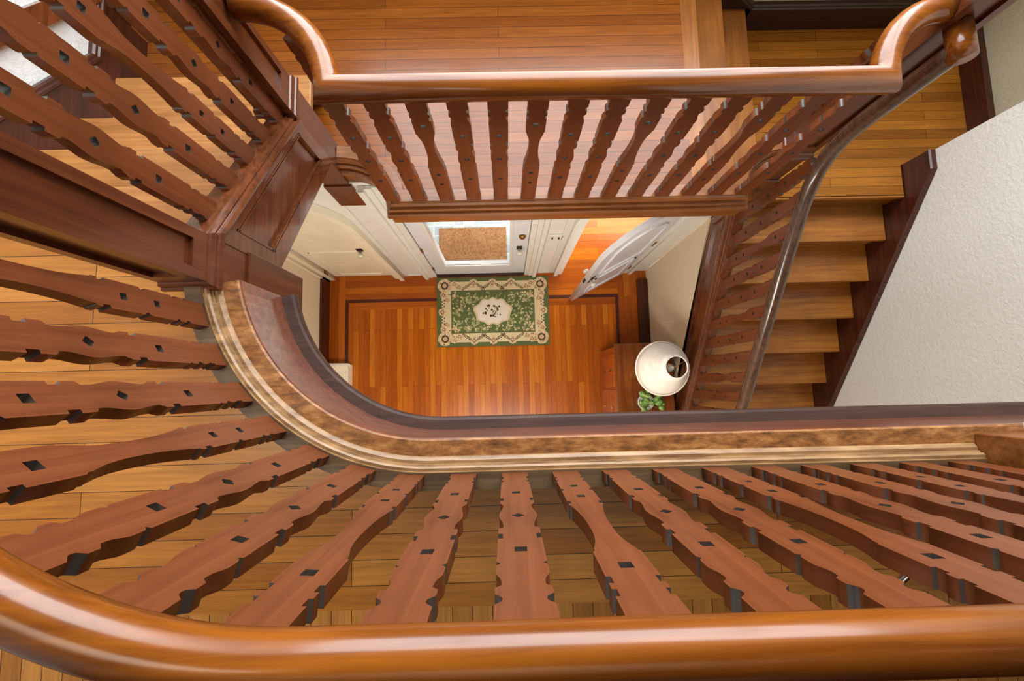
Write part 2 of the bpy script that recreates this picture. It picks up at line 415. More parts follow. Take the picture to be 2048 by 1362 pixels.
degs = [198, 208.7, 219.6, 230.6, 242.4, 254.0, 265.6]
k = 0
for d in degs:
    a = math.radians(d); baluster(BAL, 'BAA'[k % 3], (GC[0]+GR*math.cos(a), GC[1]+GR*math.sin(a), ZC), a+PI/2, gal); k += 1
for i in range(11):
    baluster(BAL, 'BAA'[k % 3], (-.130+.1448*i, -.270-.0004*i, ZC), 0, gal); k += 1

# ------------------------------------------------------------------ platform railing (mid landing)
ZPB = -2.22
def plat_path(z, yr_=.25):
    p = [(1.51-.24*math.cos(t*PI/2/10), .976+.25*math.sin(t*PI/2/10), z) for t in range(10, -1, -1)]
    q = [(-.87+.31*math.cos(t*PI/2/10), .976+yr_*math.sin(t*PI/2/10), z) for t in range(0, 11)]
    return p + q
PCURB = [(-.045, -.06), (-.045, 0), (.016, 0), (.017, -.006), (.026, -.010), (.034, -.022), (.034, -.030), (.026, -.032), (.026, -.038), (.046, -.040), (.051, -.050), (.050, -.060), (.042, -.062), (.042, -.068), (.060, -.070), (.069, -.084), (.069, -.104), (.056, -.110), (.056, -.114), (.0, -.114), (0, -.06)]
plr = thing('platform_railing', (0.35, .962, ZP), 'straight railing across the half-way platform above the front door, rail ends curling back', 'railing', None)
shift(obj('edge_moulding', sweep(BM(), plat_path(ZPB), PCURB), M['mahog_x']), plr)
shift(obj('fascia', sweep(BM(), plat_path(ZPB), [(-.02, -.114), (.055, -.114), (.055, -.198), (-.02, -.198)]), M['mahog_x']), plr)
shift(obj('handrail', sweep(BM(), [(p[0], p[1]-.013, p[2]) for p in plat_path(-1.345, .30)], rail_prof(.042, .040)), M['rail'], None, True), plr)
for i in range(14):
    baluster(BAL, 'AAB'[i % 3], (-.573+.1411*i, .9765, ZPB), 0, plr)
baluster(BALT, 'A', (-.87+.31*.56, .976+.25*.83, ZPB), math.radians(-30), plr)
baluster(BALT, 'A', (1.51-.24*.56, .976+.25*.83, ZPB), math.radians(30), plr)

# ------------------------------------------------------------------ left flight: stairs, stringer, railing
lst = thing('staircase', (-1.43, 1.0, ZP), 'short flight of pale oak steps climbing at left from the platform to the upper floor', 'staircase')
noz = [(1.585, -2.100), (1.257, -1.922), (1.007, -1.744), (.757, -1.566)]
for i, (yn, z) in enumerate(noz):
    y1 = noz[i+1][0] if i < 3 else .507
    shift(obj('tread', box(BM(), -1.95, -.955, y1-.03, yn, z-.032, z), M['tread_left'], None, False, .006), lst)
    shift(obj('riser', box(BM(), -1.95, -.955, yn-.045, yn-.028, z-RISE, z-.032), M['tread_left']), lst)
shift(obj('riser', box(BM(), -1.95, -.955, .507-.045, .507-.028, -1.566, -1.42), M['tread_left']), lst)
def zcapL(y): return -1.292-(y-.486)*.70
def stringer(parent, xf, xback, zc, ya, yb, depth, mz, sign):
    """raked panelled board; xf face, zc(y) cap line; panel sunk between rails and stiles"""
    d = sign
    P = lambda y0, y1, t0, t1: [(y0, zc(y0)-t0), (y1, zc(y1)-t0), (y1, zc(y1)-t1), (y0, zc(y0)-t1)]
    b = BM()
    prism(b, P(ya, yb, .03, depth), 'x', xback, xf-d*.014)
    prism(b, P(ya, yb, .03, .085), 'x', xf-d*.014, xf); prism(b, P(ya, yb, depth-.085, depth), 'x', xf-d*.014, xf)
    prism(b, P(ya, ya+.06, .085, depth-.085), 'x', xf-d*.014, xf); prism(b, P(yb-.06, yb, .085, depth-.085), 'x', xf-d*.014, xf)
    s = shift(obj('stringer', b, mz), parent)
    b = BM()
    for t in (.085, .097): prism(b, P(ya+.06, yb-.06, t, t+.006), 'x', xf-d*.014, xf-d*.004+d*.006)
    for t in (depth-.091, depth-.103): prism(b, P(ya+.06, yb-.06, t, t+.006), 'x', xf-d*.014, xf+d*.002)
    for y0 in (ya+.06, yb-.068): prism(b, P(y0, y0+.008, .085, depth-.085), 'x', xf-d*.014, xf+d*.002)
    q = obj('panel_moulding', b, mz); q.parent = s
    return s
stringer(lst, -.870, -.965, zcapL, .46, 1.158, .41, M['mahog_y'], 1)
CAPP = [(-.045, -.04), (-.045, 0), (.027, 0), (.030, -.006), (.040, -.010), (.046, -.018), (.046, -.026), (.056, -.030), (.062, -.040), (.060, -.050), (.050, -.052), (.04, -.06)]
shift(obj('stringer_cap', sweep(BM(), [(-.92, 1.158, zcapL(1.158)), (-.92, .46, zcapL(.46))], CAPP), M['mahog_y']), lst)
lra = thing('stair_railing', (-.92, .82, -1.55), 'raked railing of five fretwork balusters on the panelled board beside the pale left steps', 'railing')
for yb, kd in zip((1.112, .970, .838, .700, .560), 'AABAA'):
    baluster(BAL, kd, (-.92, yb, zcapL(yb)-.012), PI/2, lra)
shift(obj('handrail', sweep(BM(), [(-.92, 1.158, zcapL(1.158)+.855), (-.92, .46, zcapL(.46)+.855)], rail_prof(.040, .038)), M['rail_y'], None, True), lra)

# ------------------------------------------------------------------ lower flight: stairs, stringer, railing
X0, XR = 1.615, 2.698
low = thing('staircase', (2.1, 0.0, ZG), 'long flight of oak steps at right going down beside the white stucco wall', 'staircase')
for k in range(1, 10):
    yn, z = 1.187-RUN*k, ZL-RISE*k
    shift(obj('tread', box(BM(), X0-.01, XR, yn, yn+RUN+.03, z-.032, z), M['tread_x'], None, False, .006), low)
for k in range(0, 10):
    yn, z = 1.187-RUN*k, ZL-RISE*k
    shift(obj('riser', box(BM(), X0-.01, XR, yn+.028, yn+.045, z-RISE, z-.032), M['tread_x']), low)
def zcapR(y): return ZL-(1.187-y)*SL+.086
stringer(low, 1.512, 1.610, zcapR, -1.10, 1.172, .37, M['mahog_y'], -1)
shift(obj('stringer_cap', sweep(BM(), [(1.565, -1.10, zcapR(-1.10)), (1.565, 1.172, zcapR(1.172))], CAPP), M['mahog_y']), low)
sk = lambda y: ZL-(1.187-y)*SL+.135
shift(obj('wall_skirting', prism(BM(), [(-1.3, sk(-1.3)-.55), (-1.3, sk(-1.3)), (1.275, -2.625), (1.40, -2.625), (1.40, -2.85), (1.15, -3.1)], 'x', XR, 2.735), M['dark_y']), low)
shift(obj('skirting_cap', sweep(BM(), [(2.715, -1.3, sk(-1.3)), (2.715, 1.275, -2.625), (2.715, 1.40, -2.625)], [(-.018, 0), (-.018, .012), (.012, .012), (.020, .004), (.020, -.010), (.012, -.014)]), M['dark_y']), low)
rlr = thing('stair_railing', (1.565, .1, -3.3), 'railing of the lower flight with a worn dark handrail that sweeps up at its top', 'railing')
for i in range(11):
    yb = 1.055-.1315*i
    baluster(BALS, 'AAB'[i % 3], (1.565, yb, zcapR(yb)-.012), PI/2, rlr)
def cr(pts, n=8):
    out = []; P = [Vector(p) for p in pts]; P = [P[0]*2-P[1]]+P+[P[-1]*2-P[-2]]
    for i in range(1, len(P)-2):
        for j in range(n):
            t = j/n; a, b, c, d = P[i-1:i+3]
            out.append(0.5*((2*b)+(-a+c)*t+(2*a-5*b+4*c-d)*t*t+(-a+3*b-3*c+d)*t**3))
    return out+[P[-2]]
rp = cr([(1.568, -1.10, -3.60), (1.568, -.183, -2.947), (1.568, .197, -2.690), (1.568, .714, -2.329), (1.568, .93, -2.165), (1.568, 1.035, -2.03), (1.568, 1.085, -1.86), (1.568, 1.092, -1.60), (1.568, 1.092, -1.385)], 7)
shift(obj('handrail', tube(BM(), rp, .037, 16, 1.0), M['rail_y'], None, True), rlr)
b = BM(); tube(b, [(1.568, 1.055, -1.372), (1.568, 1.10, -1.372), (1.568, 1.176, -1.372)], .040, 16)
shift(obj('rail_return', b, M['rail'], None, True), rlr)

# three steps from the landing up to the platform
mid = thing('staircase', (1.4, 1.85, ZL), 'three low steps joining the lower landing to the platform behind the straight railing', 'staircase')
for j, z in ((1, ZP-RISE), (2, ZP-2*RISE)):
    xn = 1.117+RUN*j
    shift(obj('tread', box(BM(), xn-RUN-.03, xn, 1.10, 2.405, z-.032, z), M['tread_y'], None, False, .006), mid)
    x0_ = 1.09 if j == 1 else 1.36
    edge = [(x, .980+.25*math.sqrt(max(0, 1-((1.51-x)/.24)**2)) if x > 1.27 else .980) for x in (x0_, 1.27, 1.30, 1.34, 1.367) if x >= x0_] if j == 1 else [(1.36, 1.178), (1.42, 1.21), (1.50, 1.225)]
    if j == 1: shift(obj('tread_end', prism(BM(), edge+[(1.367, 1.18), (1.367, 1.11), (1.09, 1.11)], 'z', z-.032, z-.001), M['tread_y']), mid)
for j in range(3):
    xn = 1.117+RUN*j; z = ZP-RISE*j
    shift(obj('riser', box(BM(), xn-.045, xn-.028, 1.10, 2.405, z-RISE, z-.032), M['tread_y']), mid)

# ------------------------------------------------------------------ newel posts
def newel(cx, cy, h, zb, z1, z2, zt, label, plain_post=False, cap=True):
    t = thing('newel_post', (cx, cy, zb), label, 'post')
    if plain_post:
        shift(obj('shaft', box(BM(), cx-h, cx+h, cy-h, cy+h, zb, zt), M['mahog_x'], None, False, .004), t)
        b = BM(); box(b, cx-h-.02, cx+h+.02, cy-h-.02, cy+h+.02, zt, zt+.03); box(b, cx-h, cx+h, cy-h, cy+h, zt+.03, zt+.05)
        shift(obj('cap', b, M['mahog_z'], None, False, .006), t)
        return t
    b = BM()
    c = h-.013
    box(b, cx-c, cx+c, cy-c, cy+c, z1, zt)
    st = .030
    for sx in (-1, 1):
        for sy in (-1, 1):
            xa, xb = sorted((cx+sx*h, cx+sx*(h-st))); ya, yb = sorted((cy+sy*h, cy+sy*(h-st)))
            box(b, xa, xb, ya, yb, z1, zt)
    for za, zb_ in ((z1, z1+.075), (zt-.05, zt)):
        for s in (-1, 1):
            xa, xb = sorted((cx+s*h, cx+s*c)); box(b, xa, xb, cy-h+st, cy+h-st, za, zb_)
            ya, yb = sorted((cy+s*h, cy+s*c)); box(b, cx-h+st, cx+h-st, ya, yb, za, zb_)
    shift(obj('shaft', b, M['mahog_z']), t)
    b = BM(); sqp = lambda e: [(cx-e, cy-e), (cx+e, cy-e), (cx+e, cy+e), (cx-e, cy+e)]
    prof = [(h, .014), (h+.006, .010), (h+.010, 0), (h+.010, -.012), (h+.016, -.016), (h+.018, -.030), (h+.012, -.040), (h+.004, -.046), (h, -.055)]
    rings = [[b.verts.new((x, y, z1+dz)) for x, y in sqp(e)] for e, dz in prof]
    for A, B in zip(rings, rings[1:]):
        for j in range(4): b.faces.new((A[j], A[(j+1) % 4], B[(j+1) % 4], B[j]))
    shift(obj('collar', b, M['mahog_z']), t)
    shift(obj('base_block', box(BM(), cx-h, cx+h, cy-h, cy+h, z2, z1-.01), M['mahog_z'], None, False, .003), t)
    g = h+.010
    shift(obj('drop', box(BM(), cx-g, cx+g, cy-g, cy+g, zb, z2), M['mahog_z'], None, False, .004), t)
    if cap:
        b = BM(); box(b, cx-h-.02, cx+h+.02, cy-h-.02, cy+h+.02, zt, zt+.03); box(b, cx-h, cx+h, cy-h, cy+h, zt+.03, zt+.05)
        shift(obj('cap', b, M['mahog_z'], None, False, .006), t)
    return t
H = .0705
newel(-.943, .391, H, -1.86, -1.290, -1.47, -.20, 'square newel post at the left end of the curved railing, above the pale steps')
newel(-.943, 1.225, H, -2.70, -1.735, -2.43, -.86, 'square newel post at the left corner of the platform with a hanging drop')
newel(1.580, 1.240, H, ZL, -2.215, -2.50, -1.20, 'square newel post at the right corner of the platform where the lower flight arrives')
newel(1.482, -.262, .078, ZC-.034, 0, 0, -.25, 'plain brown newel post at the right end of the curved railing', True)

# ------------------------------------------------------------------ floors and slabs
def slab(name, pts, z0, z1, mts, split=None):
    b = BM(); prism(b, pts, 'z', z0, z1)
    return struct(obj(name, b, mts))
arc = [(GC[0]+(GR+.012)*math.cos(math.radians(a)), GC[1]+(GR+.012)*math.sin(math.radians(a))) for a in range(270, 179, -6)]
slab('floor_upper', [(-2.6, -.66), (2.73, -.66), (2.73, -.262)] + arc + [(-.935, .507), (-1.95, .507), (-2.6, .507)], ZU-.33, ZU, M['oak_up'])
struct(obj('floor_upper_border', box(BM(), -2.6, 2.73, -1.7, -.66, ZU-.33, ZU), M['oak_up_y']))
slab('floor_platform', [(-2.1, 2.6), (-2.1, 1.50), (-1.0, 1.50), (-1.0, 1.23), (-.87, 1.225)] + [(-.87+.31*math.cos(t*PI/20), .962+.263*math.sin(t*PI/20)) for t in range(9, -1, -1)]
     + [(1.03, .962), (1.03, 2.6)], ZP-.14, ZP, M['oak_plat'])
struct(obj('floor_platform_border', box(BM(), 1.03, 1.117, .962, 2.405, ZP-.14, ZP), M['tread_y']))
struct(obj('floor_landing', box(BM(), X0-.1, 2.69, 1.187, 2.42, ZL-.15, ZL), M['oak_land']))
b = BM(); box(b, 2.69, 3.22, 1.40, 2.42, ZL-.15, ZL)
struct(obj('floor_landing_recess', b, M['oak_land']))
struct(obj('trim_1', box(BM(), X0-.1, 2.69, 1.175, 1.192, ZL-.032, ZL), M['tread_x']))

# ground floor with dark inlay line and borders
b = BM()
def quad(x0, x1, y0, y1, mi, z=ZG):
    f = b.faces.new([b.verts.new(p) for p in ((x0, y0, z), (x1, y0, z), (x1, y1, z), (x0, y1, z))]); f.material_index = mi
xa, xb_, yt, iw = -1.645, 1.165, .885, .035
quad(-1.9, xa-iw, -1.7, 1.30, 1); quad(xb_+iw, 1.55, -1.7, 1.30, 1)
quad(xa-iw, xb_+iw, yt+iw, 1.30, 2)
quad(xa-iw, xa, -1.7, yt, 3); quad(xb_, xb_+iw, -1.7, yt, 3); quad(xa-iw, xb_+iw, yt, yt+iw, 3)
quad(xa, xb_, yt-.075, yt, 2)
quad(xa, xb_, -1.7, yt-.075, 0)
struct(obj('floor', b, [M['fir_y'], M['fir_by'], M['fir_bx'], M['inlay']]))
struct(obj('floor_parlour', box(BM(), .55, 3.2, 1.30, 3.6, ZG-.05, ZG), M['fir_parlour']))
struct(obj('floor_porch', box(BM(), -1.2, .50, 1.30, 3.3, -4.75, -4.66), M['tile']))
struct(obj('floor_stairs_below', box(BM(), 1.55, 2.73, -1.7, 1.16, ZG-.05, ZG-.002), M['fir_bx']))

# ------------------------------------------------------------------ walls
struct(obj('wall_left', box(BM(), -2.02, -1.87, -1.7, 1.16, ZG, -2.50), M['plaster']))
struct(obj('wall_right', prism(BM(), [(-1.1, ZG), (1.16, ZG), (1.16, zcapR(1.16)-.34), (-1.1, zcapR(-1.1)-.34)], 'x', 1.505, 1.545), M['plaster']))
struct(obj('wall_stairs', box(BM(), 2.735, 2.90, -1.7, 1.40, ZG, 1.3), M['stucco']))
struct(obj('wall_recess', box(BM(), 3.22, 3.35, 1.2, 2.55, ZL, 1.3), M['stucco_recess']))
struct(obj('wall_back', box(BM(), -2.1, 3.3, 2.42, 2.60, ZL, -1.45), M['stucco_recess']))
struct(obj('wall_flight', box(BM(), -2.12, -1.955, -1.7, 1.92, ZP, 1.3), M['stucco_left']))
struct(obj('wall_alcove', box(BM(), -2.25, -2.12, 1.6, 2.6, ZP, 1.3), M['stucco_recess']))
struct(obj('wall_gallery', box(BM(), 1.56, 2.735, -.305, -.158, ZC-.035, 1.3), M['stucco']))
struct(obj('wall_rear', box(BM(), -2.1, 2.9, -1.85, -1.7, ZG, ZU-.3), M['plaster']))

struct(obj('ceiling', box(BM(), -2.3, 3.4, -1.9, 2.62, 1.35, 1.45), M['dark_x']))  # out of view; dark finish chosen to lower the ambient light
struct(obj('wall_rear_upper', box(BM(), -2.6, 2.9, -1.85, -1.7, ZU, 1.35), M['dark_x']))  # unseen wall, given a dark finish so less light bounces back
b = BM()
for q in ((-2.1, 3.3, -1.45, -1.37), (-2.1, 3.3, 1.27, 1.35), (-2.1, -2.0, -1.45, 1.35), (3.2, 3.3, -1.45, 1.35), (-.30, -.25, -1.4, 1.3), (1.45, 1.50, -1.4, 1.3)):
    box(b, q[0], q[1], 2.44, 2.54, q[2], q[3])
struct(obj('window_1', b, M['mahog_z']))
# skirtings of the platform, landing and left flight
skl = lambda y: -1.744-(y-1.258)*.695
struct(obj('baseboard_flight', prism(BM(), [(.45, skl(.45)), (1.615, -1.985), (1.92, -1.985), (1.92, ZP), (1.55, ZP), (.45, -1.60)], 'x', -1.955, -1.935), M['dark_y']))
struct(obj('trim_2', sweep(BM(), [(-1.945, 1.92, -1.985), (-1.945, 1.615, -1.985), (-1.945, .45, skl(.45))], [(-.012, 0), (-.012, .014), (.010, .014), (.018, .006), (.018, -.006), (.024, -.012), (.024, -.024), (.010, -.034), (-.012, -.034)]), M['dark_y']))
struct(obj('trim_3', prism(BM(), [(.9, skl(.9)+.20), (2.0, skl(2.0)+.20), (2.0, skl(2.0)+.29), (.9, skl(.9)+.29)], 'x', -1.955, -1.925), M['mahog_y']))
struct(obj('baseboard_alcove', box(BM(), -2.12, -2.03, 1.93, 2.42, ZP, ZP+.12), M['dark_y']))
struct(obj('baseboard_back', box(BM(), 1.12, 3.22, 2.395, 2.42, ZL, ZL+.18), M['dark_x']))
struct(obj('trim_4', sweep(BM(), [(3.22, 2.40, ZL+.18), (1.66, 2.40, ZL+.18), (1.0, 2.40, ZL+.65)], [(-.02, -.01), (-.02, .03), (.004, .03), (.012, .02), (.012, .012), (.020, .004), (.020, -.01)]), M['dark_x']))
struct(obj('trim_5', prism(BM(), [(1.0, ZP+.05), (1.66, ZL+.18), (1.66, ZL), (1.0, ZL)], 'y', 2.395, 2.42), M['dark_x']))
struct(obj('baseboard_recess', box(BM(), 3.175, 3.22, 1.40, 2.42, ZL, ZL+.14), M['dark_y']))

# hall baseboards
struct(obj('baseboard_left', box(BM(), -1.87, -1.845, -1.7, 1.135, ZG, ZG+.19), M['dark_y']))
struct(obj('baseboard_right', box(BM(), 1.40, 1.505, -1.1, 1.06, ZG, ZG+.05), M['dark_y']))

# ------------------------------------------------------------------ front wall of the hall with three doorways
YW = 1.16
ZT = ZP-.14
def arch(xa, xb, zs, rise, n=16):
    cx, rx = (xa+xb)/2, (xb-xa)/2
    return [(cx+rx*math.cos(PI-PI*i/n), zs+rise*math.sin(PI*i/n)) for i in range(n+1)]
A1 = (-1.790, -1.155, -3.10, .46)
A2 = (.605, 1.262, -3.10, .46)
FD = (-.716, .208, -2.55)
out = [(-1.87, ZG)]
out += [(A1[0], ZG)] + arch(*A1) + [(A1[1], ZG)]
out += [(FD[0], ZG), (FD[0], FD[2]), (FD[1], FD[2]), (FD[1], ZG)]
out += [(A2[0], ZG)] + arch(*A2) + [(A2[1], ZG)]
out += [(1.505, ZG), (1.505, -2.86), (1.335, -2.69), (1.09, -2.52), (1.085, ZT), (-1.87, ZT)]
me = stand_up(outline_mesh('wall_front', out, [], .07), 'y')
for v in me.vertices: v.co.y += YW+.072
struct(link('wall_front', me, M['paint']))
def casing(name, a, wd, th, mt, y):
    xa, xb, zs, rs = a
    o = [(xa-wd, ZG)] + arch(xa-wd, xb+wd, zs, rs+wd) + [(xb+wd, ZG)]
    i = [(xb, ZG)] + arch(xa, xb, zs, rs)[::-1] + [(xa, ZG)]
    me = stand_up(outline_mesh(name, o+i, [], th/2), 'y')
    for v in me.vertices: v.co.y += y-th/2
    return struct(link(name, me, mt))
casing('trim_6', A1, .070, .026, M['cream'], YW); casing('trim_7', (A1[0]-.055, A1[1]+.055, A1[2], A1[3]+.055), .045, .050, M['cream'], YW)
casing('trim_8', A2, .060, .018, M['paint'], YW); casing('trim_9', (A2[0]-.045, A2[1]+.045, A2[2], A2[3]+.045), .04, .036, M['paint'], YW)
b = BM()
for xa, s in ((FD[0], -1), (FD[1], 1)):
    for o0, o1, th in ((0, .045, .016), (.045, .085, .024), (.085, .12, .045)):
        x0, x1 = sorted((xa+s*o0, xa+s*o1)); box(b, x0, x1, YW-th, YW, ZG, FD[2]+.1)
struct(obj('trim_10', b, M['paint'], None, False, .004))
b = BM()
for x0, x1 in ((-1.02, -.86), (.345, .475)):     # sunk panel frames on the pilasters beside the front door
    for q in ((x0, x1, ZG+.06, ZG+.085), (x0, x0+.012, ZG+.06, -2.5), (x1-.012, x1, ZG+.06, -2.5)):
        box(b, q[0], q[1], YW-.010, YW, q[2], q[3])
struct(obj('trim_11', b, M['paint'], None, False, .002))
struct(obj('trim_12', box(BM(), FD[0], FD[1], YW-.02, YW+.14, ZG, ZG+.018), M['dark_x']))

# front door with a big pane
d1 = struct(bpy.data.objects.new('door_1', None)); COL.objects.link(d1); d1.location = (-.25, YW+.03, ZG)
o = [(FD[0]+.004, ZG+.022), (FD[1]-.004, ZG+.022), (FD[1]-.004, FD[2]-.004), (FD[0]+.004, FD[2]-.004)]
hole = [(-.572, -4.225), (.052, -4.225), (.052, -2.62), (-.572, -2.62)]
me = stand_up(outline_mesh('door_leaf', o, [hole], .022), 'y')
for v in me.vertices: v.co.y += YW+.030
shift(link('door_leaf', me, M['door_paint']), d1)
o2 = [(-.592, -4.245), (.072, -4.245), (.072, -2.60), (-.592, -2.60)]
me = stand_up(outline_mesh('glazing_bead', o2, [hole], .008), 'y')
for v in me.vertices: v.co.y += YW+.004
shift(link('glazing_bead', me, M['paint']), d1)
shift(obj('glass', box(BM(), -.575, .055, YW+.028, YW+.032, -4.228, -2.62), M['glass']), d1)
kb = shift(obj('door_knob', lathe(BM(), [(.012, 0), (.012, .025), (.026, .035), (.030, .050), (.022, .062), (.004, .066)], 0, 0, 16), M['crystal'], None, True), d1)
kb.rotation_euler = (PI/2, 0, 0); kb.location = Vector((.135, YW+.006, -3.72))-d1.location
pl_ = shift(obj('knob_plate', box(BM(), .110, .160, YW+.002, YW+.010, -3.745, -3.665), M['black']), d1)
db = shift(obj('deadbolt', lathe(BM(), [(.030, 0), (.030, .012), (.022, .022), (.012, .030), (.004, .031)], 0, 0, 16), M['brass'], None, True), d1)
db.rotation_euler = (PI/2, 0, 0); db.location = Vector((.150, YW+.008, -3.40))-d1.location
b = BM()
for z in (-4.33, -3.72, -2.9): box(b, FD[0]-.006, FD[0]+.016, YW-.006, YW+.010, z-.045, z+.045)
shift(obj('hinge', b, M['brass']), d1)

# closet door with arched head
d2 = struct(bpy.data.objects.new('door_2', None)); COL.objects.link(d2); d2.location = (-1.47, YW+.03, ZG)
AD = (A1[0]+.004, A1[1]-.004, A1[2], A1[3]-.004)
def arch_leaf(a, zb, half, off):
    me = stand_up(outline_mesh('door_leaf', [(a[0], zb)] + arch(*a) + [(a[1], zb)], [], half), 'y')
    for v in me.vertices: v.co.y += off
    return me
shift(link('door_leaf', arch_leaf(AD, ZG+.012, .02, YW+.034), M['cream']), d2)
def frame_rect(b, x0, x1, z0, z1, y0, y1, t=.010):
    for q in ((x0, x1, z0, z0+t), (x0, x1, z1-t, z1), (x0, x0+t, z0, z1), (x1-t, x1, z0, z1)): box(b, q[0], q[1], y0, y1, q[2], q[3])
    return b
b = BM(); frame_rect(b, -1.70, -1.25, ZG+.10, -3.74, YW+.008, YW+.016); 
shift(obj('panel_moulding', b, M['cream']), d2)
kb = shift(obj('door_knob', lathe(BM(), [(.010, 0), (.010, .025), (.024, .035), (.027, .048), (.018, .060), (.004, .062)], 0, 0, 16), M['crystal'], None, True), d2)
kb.rotation_euler = (PI/2, 0, 0); kb.location = Vector((-1.235, YW+.014, -3.72))-d2.location
shift(obj('knob_plate', box(BM(), -1.262, -1.210, YW+.008, YW+.016, -3.72, -3.66), M['black']), d2)
b = BM()
for z in (-4.34, -2.95): box(b, A1[0]-.012, A1[0]+.012, YW-.024, YW+.008, z-.04, z+.04)
shift(obj('hinge', b, M['brass']), d2)
shift(obj('strike_plate', box(BM(), A1[1]-.004, A1[1]+.014, YW-.018, YW+.012, -3.80, -3.62), M['black']), d2)

# parlour door standing ajar
d3 = struct(bpy.data.objects.new('door_3', None)); COL.objects.link(d3); d3.location = (1.255, YW-.005, ZG)
d3.rotation_euler = (0, 0, math.radians(27))
al = (-.640, 0.0, -3.10-ZG, .45)
me = arch_leaf(al, .012, .02, 0.0)
lf = link('door_leaf', me, M['door_paint']); lf.parent = d3
b = BM()
for y0, y1 in ((-.030, -.018),):
    frame_rect(b, -.53, -.11, .22, .80, y0, y1, .018)
    frame_rect(b, -.50, -.14, .25, .77, -.024, y1, .010)
    for q in ((-.53, -.512), (-.128, -.11)): box(b, q[0], q[1], y0, y1, .95, 1.50)
    box(b, -.53, -.11, y0, y1, .95, .968)
    pa = arch(-.53, -.11, 1.50, .30); pb = arch(-.512, -.128, 1.50, .28)
    for i in range(16): prism(b, [pa[i], pa[i+1], pb[i+1], pb[i]], 'y', y0, y1)
o = obj('panel_moulding', b, M['door_paint']); o.parent = d3
for s in (-1, 1):
    kb = obj('door_knob', lathe(BM(), [(.010, 0), (.010, .025), (.024, .035), (.027, .048), (.018, .060), (.004, .062)], 0, 0, 16), M['crystal'], None, True); kb.parent = d3
    kb.rotation_euler = (-s*PI/2, 0, 0); kb.location = (-.585, s*.02, .87)
    o = obj('knob_plate', box(BM(), -.605, -.565, min(s*.019, s*.025), max(s*.019, s*.025), .80, .98), M['black']); o.parent = d3
o = obj('latch_plate', box(BM(), -.643, -.639, -.012, .012, .82, .93), M['black']); o.parent = d3
b = BM()
for z in (.25, 1.0, 1.75): box(b, -.008, .010, -.028, .0, z-.045, z+.045)
o = obj('hinge', b, M['brass']); o.parent = d3

# switch plate
sw = thing('light_switch', (.415, YW-.004, -3.42), 'white double switch plate on the white pilaster beside the front door', 'switch')
o = obj('plate', box(BM(), -.058, .058, -.006, .004, -.058, .058), M['paint'], sw, False, .003)
for x in (-.026, .026):
    o = obj('toggle', box(BM(), x-.006, x+.006, -.016, -.005, -.012, .012), M['black'], sw)

# porch mat
tag(obj('door_mat', box(BM(), -.70, .03, 1.315, 1.70, -4.66, -4.645), M['coir'], None, False, .006), 'brown coir mat on the tiled porch outside the glass door', 'mat')

